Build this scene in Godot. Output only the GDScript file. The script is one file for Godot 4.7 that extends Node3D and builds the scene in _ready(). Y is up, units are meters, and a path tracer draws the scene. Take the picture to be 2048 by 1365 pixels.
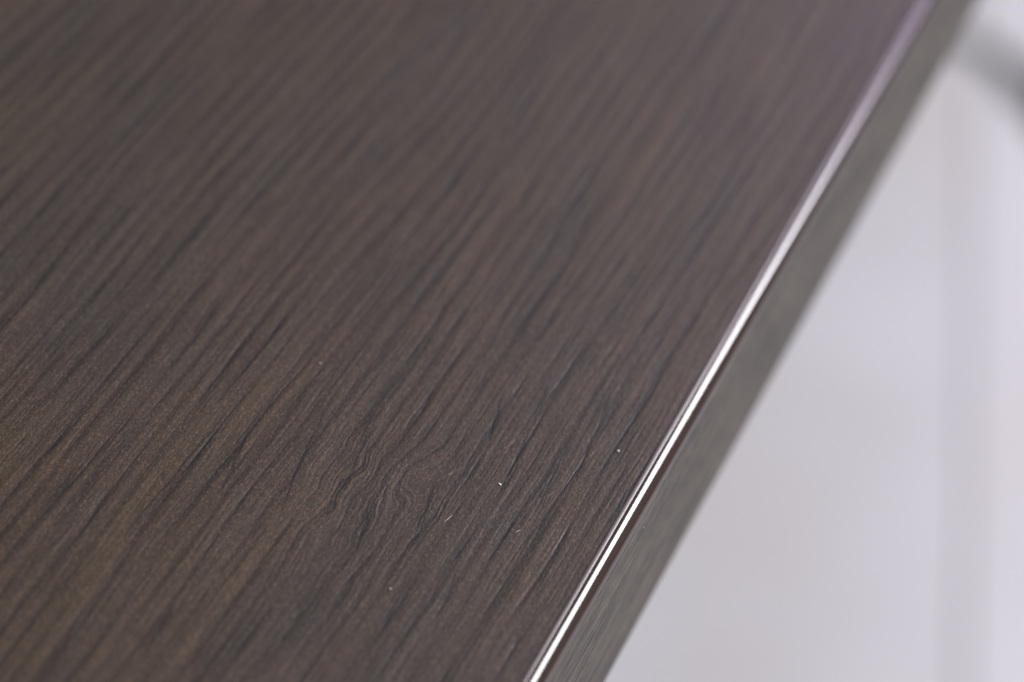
extends Node3D
# A dark wood-grain desk edge, close up. Metres; y up; desk edge runs along z at x = 0, desk top at y = TOP.

const TOP := 0.74
const ACROSS := 0.20    # metres of grain picture across the grain
const ALONG := 0.36     # metres of grain picture along the grain
const SIDE := 2048

var n_warp := FastNoiseLite.new()
var n_band := FastNoiseLite.new()
var n_fine := FastNoiseLite.new()
var n_fibre := FastNoiseLite.new()
var n_blotch := FastNoiseLite.new()
var n_pore := FastNoiseLite.new()
var rows: Array = []
var heights: Array = []


func _ready() -> void:
	camera_and_light()
	build_floor()
	build_desk()
	build_cable()
	build_dust()


# ------------------------------------------------------------------ camera, air, lamps
func camera_and_light() -> void:
	var cam := Camera3D.new()
	cam.name = "camera"
	add_child(cam)
	var b := Basis(Vector3(0.90747, 0.11527, -0.40399), Vector3(-0.35637, 0.72046, -0.59493), Vector3(0.22248, 0.68385, 0.69487))
	cam.transform = Transform3D(b.orthonormalized(), Vector3(0.03797, TOP + 0.182326, 0.0))
	var lens := CameraAttributesPhysical.new()
	lens.frustum_focal_length = 90.0
	lens.frustum_focus_distance = 0.25
	lens.frustum_near = 0.02
	lens.frustum_far = 40.0
	lens.exposure_aperture = 12.0
	cam.attributes = lens
	cam.current = true

	var env := Environment.new()
	env.background_mode = Environment.BG_COLOR
	env.background_color = Color(0.60, 0.597, 0.607)
	env.background_energy_multiplier = 0.62
	env.tonemap_mode = Environment.TONE_MAPPER_LINEAR
	env.tonemap_exposure = 1.0
	env.sdfgi_enabled = true
	env.ssao_enabled = true
	env.ssil_enabled = true
	var we := WorldEnvironment.new()
	we.name = "environment"
	we.environment = env
	add_child(we)

	# daylight from the right, ahead: one bright pane, and a dimmer mauve one beyond it
	area("window_light", Vector3(1.485, 2.02, -1.54), Vector3(0.0, TOP, -0.25), Vector2(1.57, 0.84), 9.6, Color(1.0, 0.99, 1.0))
	area("far_window_light", Vector3(0.75, 2.1, -3.0), Vector3(0.0, TOP, -0.3), Vector2(2.5, 1.6), 4.3, Color(0.90, 0.84, 0.98))


func area(called: String, at: Vector3, to: Vector3, size: Vector2, energy: float, tint: Color) -> void:
	var l := AreaLight3D.new()
	l.name = called
	l.area_size = size
	l.light_energy = energy
	l.light_color = tint
	l.shadow_enabled = true
	l.area_range = 12.0
	l.area_attenuation = 2.0
	add_child(l)
	l.look_at_from_position(at, to, Vector3.UP)


# ------------------------------------------------------------------ helpers
func obj(called: String, mesh: Mesh, m: Material, parent: Node3D = self) -> MeshInstance3D:
	var o := MeshInstance3D.new()
	o.name = called
	o.mesh = mesh
	o.material_override = m
	parent.add_child(o, true)
	return o


func tag(o: Node3D, label: String, category: String, group := "") -> void:
	o.set_meta("label", label)
	o.set_meta("category", category)
	if group:
		o.set_meta("group", group)


func mat(c: Color, rough: float, spec := 0.5) -> StandardMaterial3D:
	var m := StandardMaterial3D.new()
	m.albedo_color = c
	m.roughness = rough
	m.metallic_specular = spec
	return m


func quad(st: SurfaceTool, a: Vector3, b: Vector3, c: Vector3, d: Vector3, n: Vector3) -> void:
	# a b c d go clockwise seen from the side n points to; grain coordinates come from x and z
	for p in [a, b, c, a, c, d]:
		st.set_normal(n)
		st.set_uv(Vector2(p.x / ACROSS, p.z / ALONG))
		st.add_vertex(p)


func slab(lo: Vector3, hi: Vector3) -> ArrayMesh:
	var st := SurfaceTool.new()
	st.begin(Mesh.PRIMITIVE_TRIANGLES)
	var v := func(i, j, k): return Vector3([lo.x, hi.x][i], [lo.y, hi.y][j], [lo.z, hi.z][k])
	quad(st, v.call(0, 1, 0), v.call(1, 1, 0), v.call(1, 1, 1), v.call(0, 1, 1), Vector3.UP)
	quad(st, v.call(0, 0, 1), v.call(1, 0, 1), v.call(1, 0, 0), v.call(0, 0, 0), Vector3.DOWN)
	quad(st, v.call(0, 1, 1), v.call(1, 1, 1), v.call(1, 0, 1), v.call(0, 0, 1), Vector3.BACK)
	quad(st, v.call(1, 1, 0), v.call(0, 1, 0), v.call(0, 0, 0), v.call(1, 0, 0), Vector3.FORWARD)
	quad(st, v.call(1, 1, 1), v.call(1, 1, 0), v.call(1, 0, 0), v.call(1, 0, 1), Vector3.RIGHT)
	quad(st, v.call(0, 1, 0), v.call(0, 1, 1), v.call(0, 0, 1), v.call(0, 0, 0), Vector3.LEFT)
	return st.commit()


func strip(profile: Array, z0: float, z1: float, per_u: float) -> ArrayMesh:
	# profile: [point (x, y), normal (x, y)] pairs from the table top outwards and down; swept along z
	var st := SurfaceTool.new()
	st.begin(Mesh.PRIMITIVE_TRIANGLES)
	var run := 0.0
	for i in profile.size() - 1:
		var p: Vector2 = profile[i][0]
		var q: Vector2 = profile[i + 1][0]
		var step := p.distance_to(q)
		if step < 1e-7:
			continue
		var np: Vector2 = profile[i][1]
		var nq: Vector2 = profile[i + 1][1]
		var c := [[p, np, z0, run], [q, nq, z0, run + step], [q, nq, z1, run + step], [p, np, z1, run]]
		for k in [0, 1, 2, 0, 2, 3]:
			var e: Array = c[k]
			st.set_normal(Vector3(e[1].x, e[1].y, 0.0))
			st.set_uv(Vector2(e[2] / per_u, e[3] / 0.025))
			st.add_vertex(Vector3(e[0].x, e[0].y, e[2]))
		run += step
	return st.commit()


# ------------------------------------------------------------------ wood grain
func grain_row(j: int) -> void:
	var z := (float(j) / SIDE - 1.0) * ALONG * 1000.0          # mm, -360 .. 0
	var line := PackedByteArray()
	line.resize(SIDE * 3)
	var rise := PackedByteArray()
	rise.resize(SIDE)
	var rng := RandomNumberGenerator.new()
	rng.seed = 9173 + j * 31
	for i in SIDE:
		var x := (float(i) / SIDE - 1.0) * ACROSS * 1000.0     # mm, -200 .. 0
		# round a knot the growth lines curl and wave
		var ax := (x + 25.0) / 7.0
		var az := (z + 157.0) / 12.0
		var bx := (x + 22.4) / 2.2
		var bz := (z + 162.0) / 4.2
		var curl := exp(-ax * ax - az * az)
		var knot := exp(-bx * bx - bz * bz)
		var f := x + 0.9 * n_warp.get_noise_2d(x * 0.03, z * 0.012) + 0.17 * n_warp.get_noise_2d(x * 0.16 + 70.0, z * 0.05) + 2.0 * knot
		f += curl * (0.58 * n_warp.get_noise_2d(x * 0.22 - 40.0, z * 0.13) + 0.30 * n_warp.get_noise_2d(x * 0.6 + 20.0, z * 0.30))
		var band := n_band.get_noise_2d(f * 0.30, z * 0.010)
		var fine := n_fine.get_noise_2d(f * 1.5, z * 0.030)
		var fibre := n_fibre.get_noise_2d(f * 4.2, z * 0.12)
		var blotch := n_blotch.get_noise_2d(x * 0.05, z * 0.022)
		var tint := n_blotch.get_noise_2d(f * 0.14 + 300.0, z * 0.02 - 90.0)
		# the corduroy of dark growth lines, about two millimetres apart, swelling and fading along their length
		var phase := f / 2.0 + 0.55 * n_warp.get_noise_2d(f * 0.11 + 9.0, z * 0.009)
		var swell: float = clampf(0.72 + 0.7 * n_fine.get_noise_2d(f * 0.42 + 500.0, z * 0.042), 0.25, 1.2)
		var line_dark: float = pow(0.5 + 0.5 * cos(TAU * phase), 2.6) * swell
		var second: float = pow(0.5 + 0.5 * cos(TAU * (phase * 2.0 + 0.31 + 0.3 * fine)), 5.0) * clampf(0.25 + 0.8 * n_pore.get_noise_2d(f * 0.6, z * 0.045), 0.0, 0.8)
		# thin open pores, short and dense
		var tick: float = smoothstep(0.34, 0.62, -n_pore.get_noise_2d(f * 1.9 + 31.0, z * 0.085)) * clampf(0.45 + 0.8 * line_dark, 0.0, 1.0)
		var hair: float = 1.0 - smoothstep(0.0, 0.10, absf(n_pore.get_noise_2d(f * 0.75 - 77.0, z * 0.016)))
		hair *= clampf(n_fine.get_noise_2d(f * 0.5 - 200.0, z * 0.05) * 2.2, 0.0, 1.0)
		var speck := rng.randf()
		var light := 1.0 + 0.07 * band + 0.10 * fine + (0.07 + 0.15 * curl) * fibre + 0.05 * blotch - 0.29 * line_dark - 0.11 * second - 0.19 * tick - 0.15 * hair
		if speck > 0.955:
			light += 0.55
		else:
			light += 0.42 * (speck - 0.5)
		var warm: float = clampf(0.5 + 0.28 * tint + 0.25 * blotch + 0.12 * line_dark + clampf((-x - 25.0) / 60.0, -0.2, 0.5) * clampf((z + 162.0) / 26.0, -0.2, 1.9), 0.0, 1.4)
		line[i * 3] = int(clampf((65.5 + 8.0 * warm) * light, 0.0, 255.0))
		line[i * 3 + 1] = int(clampf((58.5 + 1.2 * warm) * light, 0.0, 255.0))
		line[i * 3 + 2] = int(clampf((54.0 - 8.5 * warm) * light, 0.0, 255.0))
		rise[i] = int(clampf(165.0 + (26.0 + 6.0 * curl) * fibre + 16.0 * fine - 38.0 * line_dark - 25.0 * second - 60.0 * tick - 60.0 * hair + 46.0 * (speck - 0.5), 0.0, 255.0))
	rows[j] = line
	heights[j] = rise


func stroke(color: Image, height: Image, path: Array, wide: float, gain: float, dent: float) -> void:
	# a line of its own on the laminate, points in mm: gain < 1 a dark pore, gain > 1 a pale scratch
	var rng := RandomNumberGenerator.new()
	rng.seed = int(absf(path[0].x) * 1000.0 + absf(path[0].y) * 77.0)
	for s in path.size() - 1:
		var a: Vector2 = path[s]
		var b: Vector2 = path[s + 1]
		var steps := int(absf(b.y - a.y) * 6.5) + int(absf(b.x - a.x) * 10.0) + 1
		for k in steps:
			var t := float(k) / steps
			var whole := (s + t) / (path.size() - 1)
			var p := a.lerp(b, t) + Vector2(0.10 * n_warp.get_noise_2d(a.x * 9.0, lerpf(a.y, b.y, t) * 0.28), 0.0)
			var c := (p.x / (ACROSS * 1000.0) + 1.0) * SIDE
			var r := int((p.y / (ALONG * 1000.0) + 1.0) * SIDE)
			var taper := pow(sin(PI * clampf(whole, 0.02, 0.98)), 0.5) * (0.75 + 0.5 * rng.randf())
			var half := wide * taper * SIDE / (ACROSS * 1000.0)
			for q in range(int(c - half * 2.0) - 1, int(c + half * 2.0) + 2):
				var w: float = exp(-pow((q - c) / maxf(half, 0.5), 2.0)) * clampf(taper, 0.0, 1.0)
				if q < 0 or q >= SIDE or r < 0 or r >= SIDE or w < 0.02:
					continue
				var g := lerpf(1.0, gain, w)
				var was := color.get_pixel(q, r)
				color.set_pixel(q, r, Color(was.r * g, was.g * g, was.b * g))
				var h := height.get_pixel(q, r).r
				height.set_pixel(q, r, Color.from_rgba8(int(clampf((h + dent * w) * 255.0, 0.0, 255.0)), 0, 0))


func wood() -> StandardMaterial3D:
	var k := 11
	for n: FastNoiseLite in [n_warp, n_band, n_fine, n_fibre, n_blotch, n_pore]:
		n.noise_type = FastNoiseLite.TYPE_SIMPLEX_SMOOTH
		n.fractal_type = FastNoiseLite.FRACTAL_NONE
		n.frequency = 1.0
		n.seed = k
		k += 17
	n_band.fractal_type = FastNoiseLite.FRACTAL_FBM
	n_band.fractal_octaves = 2
	n_blotch.fractal_type = FastNoiseLite.FRACTAL_FBM
	n_blotch.fractal_octaves = 3
	rows.resize(SIDE)
	heights.resize(SIDE)
	var job := WorkerThreadPool.add_group_task(grain_row, SIDE)
	WorkerThreadPool.wait_for_group_task_completion(job)
	var colors := PackedByteArray()
	var bumps := PackedByteArray()
	for j in SIDE:
		colors.append_array(rows[j])
		bumps.append_array(heights[j])
	rows.clear()
	heights.clear()
	var color := Image.create_from_data(SIDE, SIDE, false, Image.FORMAT_RGB8, colors)
	var height := Image.create_from_data(SIDE, SIDE, false, Image.FORMAT_L8, bumps)
	for path in main_pores():
		stroke(color, height, path, 0.08, 0.68, -0.18)
		var beside := []
		for p: Vector2 in path:
			beside.append(p + Vector2(0.42, 1.2))
		stroke(color, height, path, 0.38, 0.92, 0.0)
		stroke(color, height, beside, 0.06, 0.72, -0.12)
	# pale scratches in the clear zone
	stroke(color, height, [Vector2(-23.1, -156.5), Vector2(-23.55, -158.7), Vector2(-24.0, -164.0)], 0.05, 1.55, 0.15)
	stroke(color, height, [Vector2(-8.2, -172.6), Vector2(-6.8, -178.0)], 0.035, 1.35, 0.1)
	stroke(color, height, [Vector2(-10.9, -164.2), Vector2(-8.6, -168.4)], 0.035, 1.4, 0.1)
	stroke(color, height, [Vector2(-16.4, -168.8), Vector2(-14.6, -174.0)], 0.04, 1.35, 0.1)
	stroke(color, height, [Vector2(-19.9, -163.1), Vector2(-18.2, -166.4)], 0.035, 1.4, 0.1)
	stroke(color, height, [Vector2(-13.4, -160.9), Vector2(-11.6, -164.1)], 0.04, 1.35, 0.1)

	var m := mat(Color.WHITE, 0.44, 0.58)
	m.albedo_texture = ImageTexture.create_from_image(color)
	m.heightmap_enabled = true
	m.heightmap_texture = ImageTexture.create_from_image(height)
	m.heightmap_scale = 0.0105
	return m


func main_pores() -> Array:
	return [
		[Vector2(-5.0, -182.1), Vector2(-5.1, -177.7), Vector2(-4.8, -172.8)], [Vector2(-2.3, -182.1), Vector2(-2.2, -177.7)], [Vector2(-15.6, -181.1), Vector2(-15.0, -176.2)],
		[Vector2(-18.5, -176.0), Vector2(-17.8, -170.9)], [Vector2(-17.4, -168.5), Vector2(-17.1, -163.9)], [Vector2(-14.6, -173.9), Vector2(-13.6, -164.8)],
		[Vector2(-10.6, -176.3), Vector2(-9.7, -166.1), Vector2(-9.7, -164.2)], [Vector2(-9.7, -184.1), Vector2(-8.3, -176.5)], [Vector2(-8.2, -174.4), Vector2(-8.0, -170.4)],
		[Vector2(-28.9, -169.8), Vector2(-28.0, -163.4), Vector2(-27.5, -158.6), Vector2(-26.9, -152.5)], [Vector2(-19.2, -178.0), Vector2(-17.7, -170.8)],
		[Vector2(-33.9, -168.2), Vector2(-32.8, -160.6), Vector2(-32.3, -157.4), Vector2(-31.1, -151.6)], [Vector2(-24.3, -162.3), Vector2(-23.6, -156.0), Vector2(-22.6, -150.4)],
		[Vector2(-19.7, -162.6), Vector2(-18.4, -154.8)], [Vector2(-41.8, -161.0), Vector2(-42.2, -152.9), Vector2(-42.2, -148.4)], [Vector2(-48.6, -155.3), Vector2(-48.9, -146.9), Vector2(-48.7, -143.0)],
		[Vector2(-50.7, -147.6), Vector2(-50.8, -139.9)], [Vector2(-42.0, -151.4), Vector2(-42.4, -146.7), Vector2(-42.4, -142.2)], [Vector2(-34.0, -136.7), Vector2(-34.0, -130.7)],
		[Vector2(-28.8, -134.7), Vector2(-29.3, -131.2)], [Vector2(-38.9, -159.9), Vector2(-37.4, -151.8)], [Vector2(-29.1, -167.7), Vector2(-28.5, -163.6)],
		[Vector2(-2.9, -173.4), Vector2(-2.6, -166.4)], [Vector2(-5.7, -163.5), Vector2(-5.3, -153.1)], [Vector2(-13.1, -154.7), Vector2(-12.4, -147.2)], [Vector2(-22.7, -145.9), Vector2(-22.5, -137.4)],
	]


func band_material() -> StandardMaterial3D:
	# printed, lightly embossed plastic edge: streaks along the edge
	var w := 1024
	var h := 256
	var colors := PackedByteArray()
	colors.resize(w * h * 3)
	var bumps := PackedByteArray()
	bumps.resize(w * h)
	var rng := RandomNumberGenerator.new()
	rng.seed = 5
	for j in h:
		for i in w:
			var y := j * 25.0 / h
			var z := i * 120.0 / w
			var s := n_fine.get_noise_2d(y * 1.1, z * 0.045 + 40.0)
			var t := n_fibre.get_noise_2d(y * 3.6, z * 0.3)
			var light := 1.0 + 0.42 * s + 0.34 * t + 0.30 * (rng.randf() - 0.5)
			var at := j * w + i
			colors[at * 3] = int(clampf(70.0 * light, 0.0, 255.0))
			colors[at * 3 + 1] = int(clampf(64.5 * light, 0.0, 255.0))
			colors[at * 3 + 2] = int(clampf(58.5 * light, 0.0, 255.0))
			bumps[at] = int(clampf(128.0 + 40.0 * t + 22.0 * s + 60.0 * (rng.randf() - 0.5), 0.0, 255.0))
	var m := mat(Color.WHITE, 0.58, 0.36)
	m.albedo_texture = ImageTexture.create_from_image(Image.create_from_data(w, h, false, Image.FORMAT_RGB8, colors))
	m.heightmap_enabled = true
	m.heightmap_texture = ImageTexture.create_from_image(Image.create_from_data(w, h, false, Image.FORMAT_L8, bumps))
	m.heightmap_scale = 0.008
	return m


# ------------------------------------------------------------------ the desk
func arc(profile: Array, from: Vector2, wide: float, t0: float, t1: float, parts: int) -> Vector2:
	# adds a curve that turns its normal from t0 to t1 degrees away from straight up over a width; returns its end
	var p := from
	for k in parts + 1:
		var t := deg_to_rad(lerpf(t0, t1, float(k) / parts))
		if k > 0:
			var mid := deg_to_rad(lerpf(t0, t1, (k - 0.5) / parts))
			var dx := wide * (sin(t) - sin(deg_to_rad(lerpf(t0, t1, (k - 1.0) / parts)))) / (sin(deg_to_rad(t1)) - sin(deg_to_rad(t0)))
			p += Vector2(dx, -dx * tan(mid))
		profile.append([p, Vector2(sin(t), cos(t))])
	return p


func build_desk() -> void:
	var desk := Node3D.new()
	desk.name = "wooden_desk"
	add_child(desk)
	desk.position = Vector3(0, TOP, 0)
	tag(desk, "dark brown wood-grain desk top with a glossy rounded plastic edge", "desk")
	var z0 := -1.0
	var z1 := 0.45
	var wide := 0.0022
	obj("tabletop_core", slab(Vector3(-0.7, -0.027, z0), Vector3(-wide, -0.0008, z1)), mat(Color(0.30, 0.25, 0.21), 0.8), desk)
	var wood_look := wood()
	obj("laminate_surface", slab(Vector3(-0.7, -0.0008, z0), Vector3(-wide, 0.0, z1)), wood_look, desk)
	var gloss := mat(Color(0.215, 0.165, 0.15), 0.10, 0.58)
	var lip := []
	var p := arc(lip, Vector2(-wide, 0.00012), 0.00040, 13.0, 24.0, 8)
	var band := obj("edge_band", strip(lip, z0, z1, 0.12), mat(Color(0.26, 0.21, 0.20), 0.24), desk)
	var round := []
	p = arc(round, p, 0.00019, -8.0, 15.0, 8)
	p = arc(round, p, 0.00060, 15.0, 41.0, 20)
	p = arc(round, p, 0.00068, 41.0, 80.0, 24)
	obj("rounded_corner", strip(round, z0, z1, 0.12), gloss, band)
	var face := [[p, Vector2(1, 0)], [Vector2(p.x, -0.0266), Vector2(1, 0)], [Vector2(p.x - 0.0004, -0.027), Vector2(0, -1)]]
	obj("edge_face", strip(face, z0, z1, 0.12), band_material(), band)


# ------------------------------------------------------------------ floor and cable
func build_floor() -> void:
	var ground := Node3D.new()
	ground.name = "floor"
	ground.set_meta("kind", "structure")
	add_child(ground)
	var base := obj("floor_bed", slab(Vector3(-6, -0.05, -8), Vector3(6, -0.004, 4)), mat(Color(0.62, 0.57, 0.47), 0.9), ground)
	base.position.y = 0.0
	var veins := NoiseTexture2D.new()
	veins.width = 512
	veins.height = 512
	veins.seamless = true
	var nz := FastNoiseLite.new()
	nz.seed = 4
	nz.frequency = 0.006
	nz.fractal_octaves = 4
	veins.noise = nz
	var ramp := Gradient.new()
	ramp.offsets = PackedFloat32Array([0.0, 0.35, 0.6, 1.0])
	ramp.colors = PackedColorArray([Color(0.685, 0.68, 0.655), Color(0.70, 0.702, 0.698), Color(0.712, 0.715, 0.714), Color(0.725, 0.727, 0.726)])
	veins.color_ramp = ramp
	var looks := []
	for k in 3:
		var m := mat(Color(1, 1, 1).darkened(0.016 * k), 0.35)
		m.albedo_texture = veins
		m.uv1_triplanar = true
		m.uv1_world_triplanar = true
		m.uv1_scale = Vector3.ONE * 1.2
		m.uv1_offset = Vector3(0.3 * k, 0, 0.2 * k)
		looks.append(m)
	# pale square tiles; one joint passes below the edge of the desk
	var turn := atan2(0.0801, 0.2817)
	var along := Vector3(sin(turn), 0, cos(turn))
	var across := Vector3(cos(turn), 0, -sin(turn))
	var corner := Vector3(0.0204, 0, -0.8337) + along * 0.4
	var size := 0.8
	var tile := BoxMesh.new()
	tile.size = Vector3(size - 0.0028, 0.01, 2.0 * size - 0.0028)
	for i in range(-2, 3):
		for j in range(-2, 2):
			var o := obj("tile", tile, looks[(0 if i >= 0 else 2)], ground)
			o.position = corner + across * (i + 0.5) * size + along * (j + 0.5) * 2.0 * size + Vector3(0, -0.005, 0)
			o.rotation.y = turn


func tube(path: Array, radii: Array) -> ArrayMesh:
	var st := SurfaceTool.new()
	st.begin(Mesh.PRIMITIVE_TRIANGLES)
	var sides := 16
	var rings := []
	for i in path.size():
		var d: Vector3 = (path[mini(i + 1, path.size() - 1)] - path[maxi(i - 1, 0)]).normalized()
		var s := d.cross(Vector3.UP).normalized()
		var u := s.cross(d)
		var ring := []
		for k in sides + 1:
			var a := TAU * k / sides
			var n := s * cos(a) + u * sin(a)
			ring.append([path[i] + n * radii[i], n])
		rings.append(ring)
	for i in rings.size() - 1:
		for k in sides:
			for e in [rings[i][k], rings[i][k + 1], rings[i + 1][k + 1], rings[i][k], rings[i + 1][k + 1], rings[i + 1][k]]:
				st.set_normal(e[1])
				st.add_vertex(e[0])
	return st.commit()


func build_cable() -> void:
	var c := Curve3D.new()
	for p: Vector3 in [Vector3(-0.75, 0.0045, -1.45), Vector3(-0.42, 0.0045, -1.36), Vector3(-0.1517, 0.0045, -1.330), Vector3(-0.1132, 0.0055, -1.3267), Vector3(-0.0841, 0.008, -1.3098), Vector3(-0.05, 0.010, -1.282), Vector3(0.02, 0.010, -1.222)]:
		var at := c.point_count
		c.add_point(p)
		if at > 0:
			var d := (p - c.get_point_position(at - 1)) * 0.3
			c.set_point_out(at - 1, d)
			c.set_point_in(at, -d)
	var path := []
	var radii := []
	var total := c.get_baked_length()
	for k in 91:
		var s := k / 90.0
		path.append(c.sample_baked(total * s, true))
		radii.append(0.0042)
	var o := Node3D.new()
	o.name = "power_cable"
	add_child(o)
	tag(o, "dark cable with a thicker end lying blurred on the pale floor", "cable")
	var dark := mat(Color(0.52, 0.52, 0.505), 0.6)
	obj("cord", tube(path, radii), dark, o)
	var body := []
	var thick := []
	for k in 21:
		var s := k / 20.0
		body.append(c.sample_baked(total * lerpf(0.80, 1.0, s), true))
		thick.append(0.0044 + 0.0050 * smoothstep(0.0, 0.5, s) * (1.0 - 0.999 * smoothstep(0.97, 1.0, s)))
	obj("connector", tube(body, thick), mat(Color(0.38, 0.38, 0.37), 0.55), o)


# ------------------------------------------------------------------ dust lying on the desk
func crumb(radius: float, stretch: Vector3, seed_of: int) -> ArrayMesh:
	var ball := SphereMesh.new()
	ball.radius = radius
	ball.height = radius * 2.0
	ball.radial_segments = 14
	ball.rings = 8
	var a := ball.get_mesh_arrays()
	var nz := FastNoiseLite.new()
	nz.seed = seed_of
	nz.frequency = 0.9 / radius
	var v: PackedVector3Array = a[Mesh.ARRAY_VERTEX]
	for i in v.size():
		v[i] = v[i] * (1.0 + 0.35 * nz.get_noise_3dv(v[i])) * stretch
	a[Mesh.ARRAY_VERTEX] = v
	var raw := ArrayMesh.new()
	raw.add_surface_from_arrays(Mesh.PRIMITIVE_TRIANGLES, a)
	var st := SurfaceTool.new()
	st.create_from(raw, 0)
	st.generate_normals()
	return st.commit()


func build_dust() -> void:
	var pale := mat(Color(0.95, 0.93, 0.91), 0.7)
	var dull := mat(Color(0.72, 0.69, 0.66), 0.8)
	# [x, z] in mm on the desk top
	var o := obj("dust_speck", crumb(0.00011, Vector3(1.0, 0.5, 1.1), 1), pale)
	o.position = Vector3(-0.00552, TOP + 0.00009, -0.1761)
	tag(o, "bright round dust speck near the glossy desk edge", "dust speck", "specks on the desk")
	o = obj("dust_speck", crumb(0.00009, Vector3(1, 0.4, 2.2), 2), pale)
	o.position = Vector3(-0.01405, TOP + 0.00007, -0.1659)
	o.rotation.y = 1.15
	tag(o, "bright elongated white crumb on the sharp part of the desk", "dust speck", "specks on the desk")
	o = obj("dust_speck", crumb(0.00010, Vector3(1, 0.5, 1), 3), dull)
	o.position = Vector3(-0.0370, TOP + 0.00009, -0.17196)
	tag(o, "dull beige dust speck alone at the upper left, far from the edge", "dust speck", "specks on the desk")
	o = obj("dust_speck", crumb(0.00012, Vector3(1, 0.5, 1), 4), dull)
	o.position = Vector3(-0.01752, TOP + 0.00007, -0.14838)
	tag(o, "dull flat dust speck, lowest of the specks in the picture", "dust speck", "specks on the desk")
	o = obj("dust_speck", crumb(0.00006, Vector3(1, 1, 1.5), 5), dull)
	o.position = Vector3(0.00003, TOP - 0.00270, -0.17027)
	tag(o, "tiny pale speck stuck where the glossy corner meets the edge face", "dust speck", "specks on the desk")
	var bits := [[Vector3(-16.74, 0.05, -158.6), Vector3(-16.5, 0.12, -159.1), Vector3(-16.4, 0.07, -159.8), "short curled pale fibre below the knot in the grain"], [Vector3(-10.1, 0.05, -160.8), Vector3(-10.0, 0.1, -161.1), Vector3(-9.8, 0.05, -161.4), "short straight pale fibre between the knot and the glossy edge"]]
	for b in bits:
		var path := []
		var radii := []
		for k in 9:
			var t := k / 8.0
			var p: Vector3 = b[0].lerp(b[1], t).lerp(b[1].lerp(b[2], t), t)
			path.append(Vector3(p.x * 0.001, TOP + p.y * 0.001, p.z * 0.001))
			radii.append(0.000035 * (0.3 + 0.7 * sin(PI * clampf(t, 0.05, 0.95))))
		var f := obj("lint_fibre", tube(path, radii), dull)
		tag(f, b[3], "lint fibre", "fibres on the desk")
